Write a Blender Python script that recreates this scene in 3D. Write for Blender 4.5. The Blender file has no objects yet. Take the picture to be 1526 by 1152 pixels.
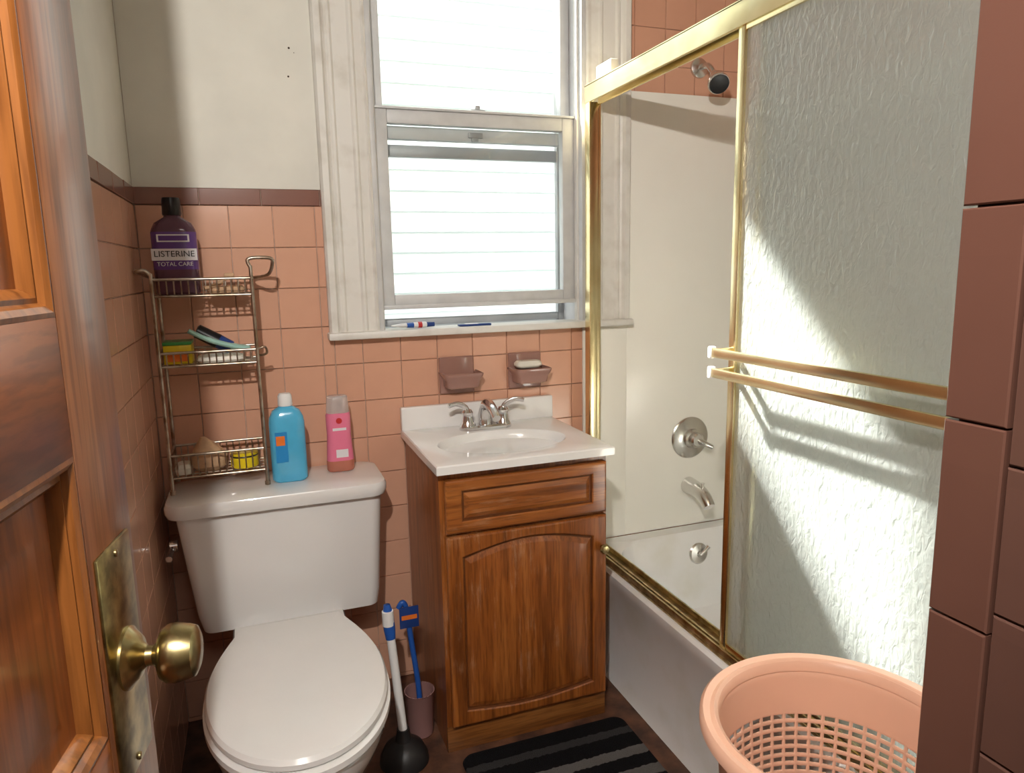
import bpy, bmesh, math, random
from mathutils import Vector, Matrix, Quaternion
random.seed(4)
sc=bpy.context.scene
try:
    sc.view_settings.view_transform='Standard'
    sc.view_settings.look='None'
except Exception: pass
COL=sc.collection
# ---------------------------------------------------------------- materials
def nn(nt,t,**k):
    n=nt.nodes.new(t)
    for a,b in k.items(): setattr(n,a,b)
    return n
def mat(name,col,rough=.5,metal=0,var=.0,vscale=8,bump=0,bscale=60,coat=0,trans=0,ior=1.45,col2=None,stretch=(1,1,1),spec=.5,detail=4,vr=(.35,.65),sss=0):
    m=bpy.data.materials.new(name); m.use_nodes=True
    nt=m.node_tree; b=nt.nodes['Principled BSDF']
    b.inputs['Base Color'].default_value=(*col,1)
    b.inputs['Roughness'].default_value=rough
    b.inputs['Metallic'].default_value=metal
    b.inputs['Coat Weight'].default_value=coat
    b.inputs['Coat Roughness'].default_value=.06
    b.inputs['Transmission Weight'].default_value=trans
    b.inputs['IOR'].default_value=ior
    b.inputs['Specular IOR Level'].default_value=spec
    geo=nn(nt,'ShaderNodeNewGeometry')
    mp=nn(nt,'ShaderNodeMapping'); mp.inputs['Scale'].default_value=stretch
    nt.links.new(geo.outputs['Position'],mp.inputs['Vector'])
    if var>0 or col2:
        c2=col2 if col2 else tuple(c*(1-var) for c in col)
        no=nn(nt,'ShaderNodeTexNoise'); no.inputs['Scale'].default_value=vscale; no.inputs['Detail'].default_value=detail
        nt.links.new(mp.outputs[0],no.inputs['Vector'])
        r=nn(nt,'ShaderNodeValToRGB'); r.color_ramp.elements[0].position=vr[0]; r.color_ramp.elements[1].position=vr[1]
        r.color_ramp.elements[0].color=(*c2,1); r.color_ramp.elements[1].color=(*col,1)
        nt.links.new(no.outputs['Fac'],r.inputs[0]); nt.links.new(r.outputs[0],b.inputs['Base Color'])
    if bump>0:
        no=nn(nt,'ShaderNodeTexNoise'); no.inputs['Scale'].default_value=bscale; no.inputs['Detail'].default_value=3
        nt.links.new(mp.outputs[0],no.inputs['Vector'])
        bp=nn(nt,'ShaderNodeBump'); bp.inputs['Strength'].default_value=bump; bp.inputs['Distance'].default_value=.004
        nt.links.new(no.outputs['Fac'],bp.inputs['Height']); nt.links.new(bp.outputs[0],b.inputs['Normal'])
    return m
def wood(name,ca,cb,cc,axis='Z',rough=.35,scale=1.0,coat=.3,worn=None,bump=.15):
    m=bpy.data.materials.new(name); m.use_nodes=True
    nt=m.node_tree; b=nt.nodes['Principled BSDF']
    b.inputs['Roughness'].default_value=rough; b.inputs['Coat Weight'].default_value=coat; b.inputs['Coat Roughness'].default_value=.15
    geo=nn(nt,'ShaderNodeNewGeometry'); mp=nn(nt,'ShaderNodeMapping')
    s={'X':(2,30,30),'Y':(30,2,30),'Z':(30,30,2)}[axis]
    mp.inputs['Scale'].default_value=tuple(v*scale for v in s)
    nt.links.new(geo.outputs['Position'],mp.inputs['Vector'])
    n1=nn(nt,'ShaderNodeTexNoise'); n1.inputs['Scale'].default_value=1; n1.inputs['Detail'].default_value=6; n1.inputs['Distortion'].default_value=.6
    nt.links.new(mp.outputs[0],n1.inputs['Vector'])
    n2=nn(nt,'ShaderNodeTexNoise'); n2.inputs['Scale'].default_value=6; n2.inputs['Detail'].default_value=4
    nt.links.new(mp.outputs[0],n2.inputs['Vector'])
    r=nn(nt,'ShaderNodeValToRGB'); e=r.color_ramp.elements
    e[0].position=.3; e[0].color=(*ca,1); e[1].position=.7; e[1].color=(*cc,1)
    k=e.new(.5); k.color=(*cb,1)
    nt.links.new(n1.outputs['Fac'],r.inputs[0])
    mx=nn(nt,'ShaderNodeMix',data_type='RGBA',blend_type='MULTIPLY'); mx.inputs[0].default_value=.6
    r2=nn(nt,'ShaderNodeValToRGB'); r2.color_ramp.elements[0].position=.38; r2.color_ramp.elements[0].color=(.45,.4,.35,1); r2.color_ramp.elements[1].position=.55; r2.color_ramp.elements[1].color=(1,1,1,1)
    nt.links.new(n2.outputs['Fac'],r2.inputs[0])
    nt.links.new(r.outputs[0],mx.inputs[6]); nt.links.new(r2.outputs[0],mx.inputs[7])
    out=mx.outputs[2]
    if worn:
        n3=nn(nt,'ShaderNodeTexNoise'); n3.inputs['Scale'].default_value=1.6; n3.inputs['Detail'].default_value=12; n3.inputs['Roughness'].default_value=.85
        nt.links.new(mp.outputs[0],n3.inputs['Vector'])
        n4=nn(nt,'ShaderNodeTexNoise'); n4.inputs['Scale'].default_value=9; n4.inputs['Detail'].default_value=3
        nt.links.new(geo.outputs['Position'],n4.inputs['Vector'])
        av=nn(nt,'ShaderNodeMath',operation='MULTIPLY_ADD'); av.inputs[1].default_value=.55; nt.links.new(n4.outputs['Fac'],av.inputs[0]); nt.links.new(n3.outputs['Fac'],av.inputs[2])
        r3=nn(nt,'ShaderNodeValToRGB'); r3.color_ramp.elements[0].position=.86; r3.color_ramp.elements[1].position=1.0; r3.color_ramp.elements[1].color=(.55,.55,.55,1)
        nt.links.new(av.outputs[0],r3.inputs[0])
        m2=nn(nt,'ShaderNodeMix',data_type='RGBA'); nt.links.new(r3.outputs[0],m2.inputs[0]); nt.links.new(out,m2.inputs[6]); m2.inputs[7].default_value=(*worn,1)
        out=m2.outputs[2]
    nt.links.new(out,b.inputs['Base Color'])
    bp=nn(nt,'ShaderNodeBump'); bp.inputs['Strength'].default_value=bump; bp.inputs['Distance'].default_value=.001
    nt.links.new(n2.outputs['Fac'],bp.inputs['Height']); nt.links.new(bp.outputs[0],b.inputs['Normal'])
    return m
def tilemat(name,col,rough=.16,var=.12,cell=.11):
    m=bpy.data.materials.new(name); m.use_nodes=True
    nt=m.node_tree; b=nt.nodes['Principled BSDF']; b.inputs['Roughness'].default_value=rough
    geo=nn(nt,'ShaderNodeNewGeometry')
    c2=tuple(c*(1-var) for c in col)
    add=nn(nt,'ShaderNodeVectorMath',operation='ADD'); add.inputs[1].default_value=(.262,0.005,.097)
    sn=nn(nt,'ShaderNodeVectorMath',operation='SNAP'); sn.inputs[1].default_value=(cell,cell,cell)
    nt.links.new(geo.outputs['Position'],add.inputs[0]); nt.links.new(add.outputs[0],sn.inputs[0])
    w=nn(nt,'ShaderNodeTexWhiteNoise'); nt.links.new(sn.outputs[0],w.inputs['Vector'])
    no=nn(nt,'ShaderNodeTexNoise'); no.inputs['Scale'].default_value=25; nt.links.new(geo.outputs['Position'],no.inputs['Vector'])
    ad=nn(nt,'ShaderNodeMath',operation='ADD'); nt.links.new(w.outputs['Value'],ad.inputs[0]); nt.links.new(no.outputs['Fac'],ad.inputs[1])
    hv=nn(nt,'ShaderNodeMath',operation='MULTIPLY'); hv.inputs[1].default_value=.5; nt.links.new(ad.outputs[0],hv.inputs[0])
    mx=nn(nt,'ShaderNodeMix',data_type='RGBA'); mx.inputs[6].default_value=(*c2,1); mx.inputs[7].default_value=(*col,1)
    nt.links.new(hv.outputs[0],mx.inputs[0]); nt.links.new(mx.outputs[2],b.inputs['Base Color'])
    n2=nn(nt,'ShaderNodeTexNoise'); n2.inputs['Scale'].default_value=14; nt.links.new(geo.outputs['Position'],n2.inputs['Vector'])
    bp=nn(nt,'ShaderNodeBump'); bp.inputs['Strength'].default_value=.04; bp.inputs['Distance'].default_value=.003
    nt.links.new(n2.outputs['Fac'],bp.inputs['Height']); nt.links.new(bp.outputs[0],b.inputs['Normal'])
    return m
M={}
M['pink']=tilemat('pink_tile',(.70,.385,.265))
M['brown']=tilemat('brown_tile',(.26,.12,.092),cell=.152)
M['brown_edge_shaded']=tilemat('brown_edge_tile',(.12,.055,.04),cell=.152)  # darker copy of the brown tile, wall's shade put into the colour
M['reveal_shaded']=tilemat('reveal_tile',(.11,.055,.042))  # tile on the shadowed wall end, its shade is painted into the colour
M['grout']=mat('grout',(.66,.50,.41),.9,var=.3,vscale=30)
M['grout_d']=mat('grout_dark',(.06,.035,.025),.9,var=.3,vscale=30)
M['cream']=mat('cream_plaster',(.78,.76,.69),.6,var=.10,vscale=5,bump=.25,bscale=12)
M['ceil']=mat('ceiling_paint',(.75,.72,.64),.8,var=.05)
M['hall']=mat('hall_paint',(.62,.56,.46),.8,var=.05)
M['trim']=mat('old_white_paint',(.74,.72,.68),.4,col2=(.64,.61,.56),vscale=14,bump=.15,bscale=40,vr=(.3,.5))
M['vinyl']=mat('white_sash_vinyl',(.62,.62,.62),.4,var=.1,vscale=20)
M['alu']=mat('aluminium_storm_frame',(.42,.43,.44),.45,.3,var=.2)
M['porc']=mat('white_porcelain',(.76,.75,.74),.08,var=.03,vscale=4,coat=.5)
M['seat']=mat('toilet_seat_plastic',(.78,.77,.76),.22,var=.03)
M['tub']=mat('tub_enamel',(.82,.81,.80),.15,col2=(.75,.73,.68),vscale=6,vr=(.3,.5))
M['surround']=mat('surround_panel',(.92,.90,.83),.22,var=.04,vscale=3)
M['marble']=mat('cultured_marble',(.86,.85,.84),.12,var=.03,coat=.4)
M['chrome']=mat('chrome',(.80,.80,.81),.15,1,var=.12)
M['satin']=mat('satin_chrome',(.80,.79,.77),.24,1,var=.12)
M['wire']=mat('tarnished_chrome_wire',(.60,.54,.46),.28,1,col2=(.30,.22,.15),vscale=30)
M['brass']=mat('polished_brass',(.92,.80,.50),.24,1,col2=(.80,.65,.36),vscale=9)
M['dbrass']=mat('worn_brass_track',(.72,.60,.34),.35,1,col2=(.36,.27,.13),vscale=30)
M['pbrass']=mat('dirty_brass_plate',(.50,.40,.18),.28,1,col2=(.18,.14,.06),vscale=45)
M['obrass']=mat('old_brass_knob',(.52,.43,.22),.27,1,col2=(.30,.23,.10),vscale=22)
M['oak']=wood('oak_cabinet_vertical',(.17,.047,.008),(.29,.084,.014),(.40,.135,.028),'Z',worn=(.52,.30,.17))
M['oakh']=wood('oak_cabinet_horizontal',(.19,.054,.010),(.32,.098,.018),(.43,.15,.032),'X',worn=(.52,.30,.17))
M['oakd']=wood('oak_base',(.15,.050,.012),(.25,.09,.02),(.35,.14,.038),'X')
M['oakg']=mat('oak_groove',(.14,.040,.008),.5,var=.3,vscale=40)
M['door']=wood('varnished_fir_vertical',(.20,.050,.010),(.32,.085,.016),(.40,.12,.026),'Z',rough=.35,coat=.15,scale=.6)
M['doorst']=wood('varnished_fir_stile',(.20,.068,.025),(.29,.10,.036),(.38,.15,.056),'Z',rough=.35,coat=.2,scale=.7)
M['doorh']=wood('varnished_fir_horizontal',(.24,.060,.011),(.37,.098,.018),(.46,.14,.028),'Y',rough=.35,coat=.15,scale=.6)
M['doorm']=wood('varnished_fir_moulding',(.17,.052,.012),(.26,.088,.02),(.34,.13,.034),'Z',rough=.3,coat=.2,scale=.6)
M['mauve']=mat('mauve_ceramic',(.34,.185,.15),.1,var=.12,coat=.4)
M['soap']=mat('soap_white',(.78,.75,.66),.45,var=.05)
M['black']=mat('black_plastic',(.012,.012,.014),.3,var=.2)
M['rubber']=mat('black_rubber',(.018,.017,.018),.45,var=.3)
M['white']=mat('white_plastic',(.80,.80,.80),.3,var=.04)
M['blue']=mat('blue_plastic',(.02,.10,.42),.3,var=.1)
M['bluedk']=mat('dark_blue_plastic',(.015,.05,.22),.35,var=.1)
M['shamp']=mat('blue_shampoo_bottle',(.09,.46,.74),.16,var=.08,vscale=20,coat=.5)
M['shampl']=mat('blue_bottle_label',(.03,.26,.60),.3,var=.05)
M['orange']=mat('orange_print',(.85,.20,.03),.4,var=.1)
M['pinkb']=mat('pink_bottle_label',(.78,.20,.32),.25,var=.1)
M['pinkl']=mat('pink_soap_liquid',(.85,.32,.22),.06,var=.1,trans=.5,ior=1.35)
M['clear']=mat('clear_cap_plastic',(.85,.80,.78),.12,var=.03,trans=.6,ior=1.4)
M['purple']=mat('purple_label',(.13,.06,.25),.25,var=.15)
M['purpl']=mat('purple_mouthwash',(.22,.11,.17),.08,var=.1,trans=.5,ior=1.35)
M['lblw']=mat('label_white',(.75,.73,.76),.35,var=.04)
M['yellow']=mat('yellow_tin',(.80,.62,.02),.3,var=.1)
M['tan']=mat('tan_sponge',(.62,.40,.24),.7,var=.25,vscale=40,bump=.3)
M['green']=mat('green_plastic',(.06,.32,.08),.3,var=.15)
M['teal']=mat('teal_plastic',(.35,.58,.52),.3,var=.1)
M['red']=mat('red_print',(.55,.03,.03),.4,var=.1)
M['peach']=mat('peach_plastic',(.87,.52,.37),.32,var=.06,vscale=5)
M['cup']=mat('mauve_plastic_cup',(.30,.16,.15),.35,var=.1)
M['floor']=mat('floor_vinyl',(.16,.07,.04),.35,col2=(.05,.025,.018),vscale=18,bump=.1)
M['siding']=mat('pale_clapboard_paint',(.50,.56,.535),.6,var=.06,vscale=6)
M['ground']=mat('outdoor_gravel',(.08,.075,.07),.9,var=.3)
def rugmat():
    m=bpy.data.materials.new('striped_rug'); m.use_nodes=True; nt=m.node_tree; b=nt.nodes['Principled BSDF']
    b.inputs['Roughness'].default_value=.95; b.inputs['Specular IOR Level'].default_value=.1
    g=nn(nt,'ShaderNodeNewGeometry'); s=nn(nt,'ShaderNodeSeparateXYZ'); nt.links.new(g.outputs['Position'],s.inputs[0])
    no=nn(nt,'ShaderNodeTexNoise'); no.inputs['Scale'].default_value=90; nt.links.new(g.outputs['Position'],no.inputs['Vector'])
    w=nn(nt,'ShaderNodeMath',operation='MULTIPLY_ADD'); w.inputs[1].default_value=.012; nt.links.new(no.outputs['Fac'],w.inputs[0]); nt.links.new(s.outputs['Y'],w.inputs[2])
    sb=nn(nt,'ShaderNodeMapRange'); sb.inputs['From Min'].default_value=1.0; sb.inputs['From Max'].default_value=1.62
    nt.links.new(w.outputs[0],sb.inputs['Value'])
    r=nn(nt,'ShaderNodeValToRGB'); r.color_ramp.interpolation='CONSTANT'; e=r.color_ramp.elements
    K=(.010,.010,.012,1); G=(.17,.165,.16,1); D=(.05,.05,.052,1)
    e[0].position=0;e[0].color=K; e[1].position=.955;e[1].color=K
    for p,c in ((.1,G),(.16,K),(.24,D),(.3,G),(.36,K),(.46,G),(.50,K),(.60,G),(.66,K),(.73,G),(.78,K),(.865,D),(.91,K)):
        k=e.new(p);k.color=c
    nt.links.new(sb.outputs[0],r.inputs[0]); nt.links.new(r.outputs[0],b.inputs['Base Color'])
    n2=nn(nt,'ShaderNodeTexNoise'); n2.inputs['Scale'].default_value=350; nt.links.new(g.outputs['Position'],n2.inputs['Vector'])
    bp=nn(nt,'ShaderNodeBump'); bp.inputs['Distance'].default_value=.01; nt.links.new(n2.outputs['Fac'],bp.inputs['Height']); nt.links.new(bp.outputs[0],b.inputs['Normal'])
    return m
M['rug']=rugmat()
def paneglass():
    m=bpy.data.materials.new('window_glass'); m.use_nodes=True; nt=m.node_tree; nt.nodes.clear()
    o=nn(nt,'ShaderNodeOutputMaterial'); t=nn(nt,'ShaderNodeBsdfTransparent'); t.inputs[0].default_value=(.97,.985,.98,1)
    g=nn(nt,'ShaderNodeBsdfGlossy'); g.inputs['Roughness'].default_value=.02
    x=nn(nt,'ShaderNodeMixShader'); x.inputs[0].default_value=.05
    nt.links.new(t.outputs[0],x.inputs[1]); nt.links.new(g.outputs[0],x.inputs[2]); nt.links.new(x.outputs[0],o.inputs[0])
    return m
M['pane']=paneglass()
def raingl():
    m=bpy.data.materials.new('textured_shower_glass'); m.use_nodes=True; nt=m.node_tree; nt.nodes.clear()
    o=nn(nt,'ShaderNodeOutputMaterial')
    g=nn(nt,'ShaderNodeNewGeometry'); mp=nn(nt,'ShaderNodeMapping'); mp.inputs['Scale'].default_value=(1,1,.5)
    nt.links.new(g.outputs['Position'],mp.inputs[0])
    n=nn(nt,'ShaderNodeTexNoise'); n.inputs['Scale'].default_value=85; n.inputs['Detail'].default_value=2; n.inputs['Distortion'].default_value=.8
    nt.links.new(mp.outputs[0],n.inputs['Vector'])
    v=nn(nt,'ShaderNodeTexVoronoi'); v.inputs['Scale'].default_value=80; nt.links.new(mp.outputs[0],v.inputs['Vector'])
    ad=nn(nt,'ShaderNodeMath',operation='MULTIPLY_ADD'); ad.inputs[1].default_value=.4; nt.links.new(v.outputs['Distance'],ad.inputs[0]); nt.links.new(n.outputs['Fac'],ad.inputs[2])
    bp=nn(nt,'ShaderNodeBump'); bp.inputs['Strength'].default_value=.75; bp.inputs['Distance'].default_value=.004
    nt.links.new(ad.outputs[0],bp.inputs['Height'])
    tl=nn(nt,'ShaderNodeBsdfTranslucent'); tl.inputs[0].default_value=(.92,.95,.93,1)
    df=nn(nt,'ShaderNodeBsdfDiffuse'); df.inputs[0].default_value=(.76,.80,.78,1)
    rr_=nn(nt,'ShaderNodeBsdfRefraction'); rr_.inputs['Roughness'].default_value=.20; rr_.inputs['IOR'].default_value=1.15; rr_.inputs[0].default_value=(.94,.97,.96,1)
    gl=nn(nt,'ShaderNodeBsdfGlossy'); gl.inputs['Roughness'].default_value=.2
    for s in (tl,df,rr_,gl): nt.links.new(bp.outputs[0],s.inputs['Normal'])
    a=nn(nt,'ShaderNodeMixShader'); a.inputs[0].default_value=.45; nt.links.new(tl.outputs[0],a.inputs[1]); nt.links.new(df.outputs[0],a.inputs[2])
    b=nn(nt,'ShaderNodeMixShader'); b.inputs[0].default_value=.58; nt.links.new(a.outputs[0],b.inputs[1]); nt.links.new(rr_.outputs[0],b.inputs[2])
    f=nn(nt,'ShaderNodeLayerWeight'); f.inputs[0].default_value=.5; nt.links.new(bp.outputs[0],f.inputs['Normal'])
    pw=nn(nt,'ShaderNodeMath',operation='POWER'); pw.inputs[1].default_value=3; nt.links.new(f.outputs['Facing'],pw.inputs[0])
    ma=nn(nt,'ShaderNodeMath',operation='MULTIPLY_ADD'); ma.inputs[1].default_value=.45; ma.inputs[2].default_value=.06; nt.links.new(pw.outputs[0],ma.inputs[0])
    c=nn(nt,'ShaderNodeMixShader'); nt.links.new(ma.outputs[0],c.inputs[0]); nt.links.new(b.outputs[0],c.inputs[1]); nt.links.new(gl.outputs[0],c.inputs[2])
    nt.links.new(c.outputs[0],o.inputs[0])
    return m
M['rain']=raingl()
# ---------------------------------------------------------------- mesh helpers
def empty(name,loc=(0,0,0)):
    e=bpy.data.objects.new(name,None); e.empty_display_size=.05; e.location=loc; COL.objects.link(e); return e
def fin(name,bm,m,parent=None,smooth=35,normals=True):
    if normals: bmesh.ops.recalc_face_normals(bm,faces=bm.faces[:])
    me=bpy.data.meshes.new(name); bm.to_mesh(me); bm.free()
    ms=m if isinstance(m,(list,tuple)) else [m]
    for k in ms: me.materials.append(M[k])
    if smooth:
        for p in me.polygons: p.use_smooth=True
        me.set_sharp_from_angle(angle=math.radians(smooth))
    o=bpy.data.objects.new(name,me); COL.objects.link(o)
    if parent:
        o.parent=parent; o.matrix_parent_inverse=Matrix.Translation(-parent.location)
    return o
def addbox(bm,x0,x1,y0,y1,z0,z1,bev=0,seg=2,T=None):
    g=bmesh.ops.create_cube(bm,size=1); vs=g['verts']
    for v in vs:
        v.co=Vector(((x0+x1)/2+v.co.x*(x1-x0),(y0+y1)/2+v.co.y*(y1-y0),(z0+z1)/2+v.co.z*(z1-z0)))
    if T: 
        for v in vs: v.co=T@v.co
    if bev>0:
        es=list({e for v in vs for e in v.link_edges})
        bmesh.ops.bevel(bm,geom=es,offset=bev,segments=seg,affect='EDGES',profile=.5)
def box(name,b,m,parent=None,bev=0,seg=2,T=None):
    bm=bmesh.new(); addbox(bm,*b,bev=bev,seg=seg,T=T); return fin(name,bm,m,parent)
def boxes(name,bl,m,parent=None,bev=0,T=None):
    bm=bmesh.new()
    for b in bl: addbox(bm,*b,bev=bev,T=T)
    return fin(name,bm,m,parent)
def addloft(bm,rings,cap0=True,cap1=True,T=None,closed=True,mi=None):
    R=[[bm.verts.new(T@Vector(p) if T else Vector(p)) for p in r] for r in rings]
    n=len(R[0]); 
    for i in range(len(R)-1):
        for j in range(n if closed else n-1):
            k=(j+1)%n
            try:
                f=bm.faces.new((R[i][j],R[i][k],R[i+1][k],R[i+1][j]))
                if mi: f.material_index=mi[i]
            except ValueError: pass
    for c,r,ix in ((cap0,R[0],0),(cap1,R[-1],-1)):
        if c:
            f=bm.faces.new(r)
            if mi: f.material_index=mi[ix]
def loft(name,rings,m,parent=None,cap0=True,cap1=True,T=None,smooth=35,mi=None):
    bm=bmesh.new(); addloft(bm,rings,cap0,cap1,T,mi=mi); return fin(name,bm,m,parent,smooth)
def addtube(bm,pts,rad,n=12,sq=1.0):
    P=[Vector(p) for p in pts]; 
    if not isinstance(rad,(list,tuple)): rad=[rad]*len(P)
    T=[]
    for i in range(len(P)):
        a=P[max(i-1,0)]; b=P[min(i+1,len(P)-1)]; T.append((b-a).normalized())
    up=Vector((0,0,1)) if abs(T[0].z)<.9 else Vector((0,1,0))
    u=(up-T[0]*up.dot(T[0])).normalized(); rings=[]
    for i,t in enumerate(T):
        u=(u-t*u.dot(t)).normalized(); w=t.cross(u)
        rings.append([tuple(P[i]+(u*math.cos(a)*sq+w*math.sin(a))*rad[i]) for a in [2*math.pi*k/n for k in range(n)]])
    addloft(bm,rings)
def tube(name,pts,rad,m,parent=None,n=12,sq=1.0):
    bm=bmesh.new(); addtube(bm,pts,rad,n,sq); return fin(name,bm,m,parent,50)
def smoothpath(pts,k=6):
    P=[Vector(p) for p in pts]; out=[]
    for i in range(len(P)-1):
        p0=P[max(i-1,0)];p1=P[i];p2=P[i+1];p3=P[min(i+2,len(P)-1)]
        for s in range(k):
            t=s/k
            out.append(.5*((2*p1)+(p2-p0)*t+(2*p0-5*p1+4*p2-p3)*t*t+(3*p1-p0-3*p2+p3)*t**3))
    out.append(P[-1]); return out
def lathe(name,prof,m,parent=None,loc=(0,0,0),axis=(0,0,1),n=40,smooth=35,cap=True,sx=1,sy=1,mi=None):
    q=Vector((0,0,1)).rotation_difference(Vector(axis).normalized()).to_matrix().to_4x4()
    T=Matrix.Translation(loc)@q
    rings=[[(max(r,1e-4)*math.cos(2*math.pi*k/n)*sx,max(r,1e-4)*math.sin(2*math.pi*k/n)*sy,z) for k in range(n)] for r,z in prof]
    return loft(name,rings,m,parent,cap,cap,T,smooth,mi)
def rrect(cx,cy,hx,hy,r,z,n=8):
    out=[]
    r=min(r,hx,hy)
    for (sx,sy,a0) in ((1,1,0),(-1,1,90),(-1,-1,180),(1,-1,270)):
        for k in range(n+1):
            a=math.radians(a0+90*k/n)
            out.append((cx+sx*(hx-r)+r*math.cos(a),cy+sy*(hy-r)+r*math.sin(a),z))
    return out
def text(name,body,size,loc,rot,m,parent=None,ext=.0004):
    cu=bpy.data.curves.new(name,'FONT'); cu.body=body; cu.size=size; cu.extrude=ext; cu.align_x='CENTER'; cu.align_y='CENTER'
    cu.materials.append(M[m]); o=bpy.data.objects.new(name,cu); COL.objects.link(o); o.location=loc; o.rotation_euler=rot
    if parent: o.parent=parent; o.matrix_parent_inverse=Matrix.Translation(-parent.location)
    return o
def tiles(name,O,U,V,N,regions,su,sv,uo,vo,m,parent,th=.006,gap=.0009,stag=False):
    O,U,V,N=map(Vector,(O,U,V,N)); bm=bmesh.new()
    for (u0,u1,v0,v1) in regions:
        i0=math.floor((u0-uo)/su+1e-6); i1=math.ceil((u1-uo)/su-1e-6); j0=math.floor((v0-vo)/sv+1e-6); j1=math.ceil((v1-vo)/sv-1e-6)
        for i in range(i0,i1):
            for j in range(j0,j1):
                a=max(u0,uo+i*su)+gap; b=min(u1,uo+(i+1)*su)-gap; c=max(v0,vo+j*sv)+gap; d=min(v1,vo+(j+1)*sv)-gap
                if b-a<.006 or d-c<.006: continue
                tx=random.uniform(-.0004,.0004); ty=random.uniform(-.0004,.0004)
                rings=[]
                for ins,h in ((0,0),(0,th-.0012),(.0012,th)):
                    r=[]
                    for (uu,vv,sx,sy) in ((a+ins,c+ins,-1,-1),(b-ins,c+ins,1,-1),(b-ins,d-ins,1,1),(a+ins,d-ins,-1,1)):
                        hh=h+(tx*sx+ty*sy if h>0 else 0)
                        r.append(tuple(O+U*uu+V*vv+N*hh))
                    rings.append(r)
                addloft(bm,rings,cap0=False)
    return fin(name,bm,m,parent,20)
# ---------------------------------------------------------------- ROOM
XL,XR,YB,H=-.262,1.74,2.05,2.60
fl=box('floor',(-1.3,2.0,-1.9,2.3,-.1,0),'floor')
ce=box('ceiling',(-1.3,2.0,-1.9,2.3,H,H+.1),'ceil')
WX0,WX1,WZ0,WZ1=.338,.994,1.10,2.36
wb=empty('wall_back',(0.7,2.15,1.2))
boxes('masonry',[(XL-.15,WX0,YB+.006,YB+.2,0,H),(WX1,XR+.15,YB+.006,YB+.2,0,H),(WX0,WX1,YB+.006,YB+.2,0,WZ0-.02),(WX0,WX1,YB+.006,YB+.2,WZ1,H)],'grout',wb)
box('plaster',(XL,WX0,YB+.001,YB+.008,1.487,H),'cream',wb)
box('plaster_over_window',(WX0,1.12,YB+.001,YB+.008,WZ1,H),'cream',wb)
for i,(hx_,hz_,hr_) in enumerate(((.140,1.846,.0028),(.134,1.775,.0026),(.152,1.835,.0012))):
    lathe('nail_hole_%d'%i,[(hr_,0),(hr_*.8,.0006),(0,.0004)],'grout_d',wb,(hx_,YB+.001,hz_),(0,-1,0),10)
tiles('pink_tiles',(0,YB+.006,0),(1,0,0),(0,0,1),(0,-1,0),[(XL,.21,0,1.443),(.21,1.12,0,1.09),(1.12,XR,0,H)],.11,.11,XL,1.443-.11*14,'pink',wb)
tiles('brown_border',(0,YB+.006,0),(1,0,0),(0,0,1),(0,-1,0),[(XL,.205,1.443,1.487)],.152,.044,XL,1.443,'brown',wb,th=.009)
wl=empty('wall_left',(-.34,1.0,1.2))
box('masonry',(XL-.15,XL-.006,-.1,YB+.2,0,H),'grout',wl)
box('plaster',(XL-.007,XL-.001,-.1,YB+.004,1.487,H),'cream',wl)
tiles('pink_tiles',(XL-.006,0,0),(0,1,0),(0,0,1),(1,0,0),[(.2,YB,0,1.443)],.11,.11,YB-.11*30,1.443-.11*14,'pink',wl)
tiles('brown_border',(XL-.006,0,0),(0,1,0),(0,0,1),(1,0,0),[(.2,YB,1.443,1.487)],.152,.044,YB-.152*20,1.443,'brown',wl,th=.009)
wr=empty('wall_right',(XR+.07,1.0,1.2))
box('masonry',(XR+.006,XR+.15,.0,YB+.2,0,H),'grout',wr)
tiles('pink_tiles',(XR+.006,0,0),(0,1,0),(0,0,1),(-1,0,0),[(.375,YB,0,H)],.11,.11,YB-.11*30,1.443-.11*14,'pink',wr)
SX,SY=.482,.376
ws=empty('wall_front',(1.1,.15,1.2))
box('masonry',(SX+.006,XR+.15,-.12,SY-.006,0,H),'grout_d',ws)
tiles('brown_edge_tiles',(SX+.006,0,0),(0,1,0),(0,0,1),(-1,0,0),[(SY-.048,SY,0,H)],.048,.1525,SY-.048,1.27+.035-.1525*10,'brown_edge_shaded',ws,th=.009)
tiles('reveal_tiles',(SX+.006,0,0),(0,1,0),(0,0,1),(-1,0,0),[(-.12,SY-.048,0,H)],.11,.11,SY-.048-.11*5,1.127-.11*15,'reveal_shaded',ws)
tiles('pink_tiles',(0,SY-.006,0),(1,0,0),(0,0,1),(0,1,0),[(SX+.012,XR,0,H)],.11,.11,SX+.012,1.443-.11*14,'pink',ws)
boxes('wall_hall',[(-1.3,-1.2,-1.9,-.1,0,H),(1.6,1.7,-1.9,-.12,0,H),(-1.3,1.7,-1.95,-1.85,0,H),(-1.3,XL-.15,-.15,-.1,0,H)],'hall')
# ---------------------------------------------------------------- WINDOW
win=empty('window_1',(.666,2.1,1.5))
def casing(name,xa,xb,flip):
    w=xb-xa; prof=[(0,0),(0,.026),(.006,.034),(.022,.034),(.028,.024),(.034,.020),(.040,.024),(.046,.024),(.052,.018),(.092,.018),(.098,.023),(.104,.023),(.110,.017),(.130,.015),(w-.006,.020),(w,.016),(w,0)]
    pr=[((xa+u) if not flip else (xb-u),YB+.001-d) for u,d in prof]
    return loft(name,[[(x,y,1.095) for x,y in pr],[(x,y,2.40) for x,y in pr]],'trim',win,smooth=25)
casing('casing_left',.197,WX0,False); casing('casing_right',WX1,1.143,True)
box('casing_head',(.19,1.15,YB-.024,YB+.001,2.36,2.5),'trim',win,bev=.004)
box('sill',(.192,1.149,YB-.045,YB+.06,1.076,1.097),'trim',win,bev=.005)
box('outer_sill',(WX0,WX1,YB+.06,YB+.24,1.075,1.092),'alu',win)
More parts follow.
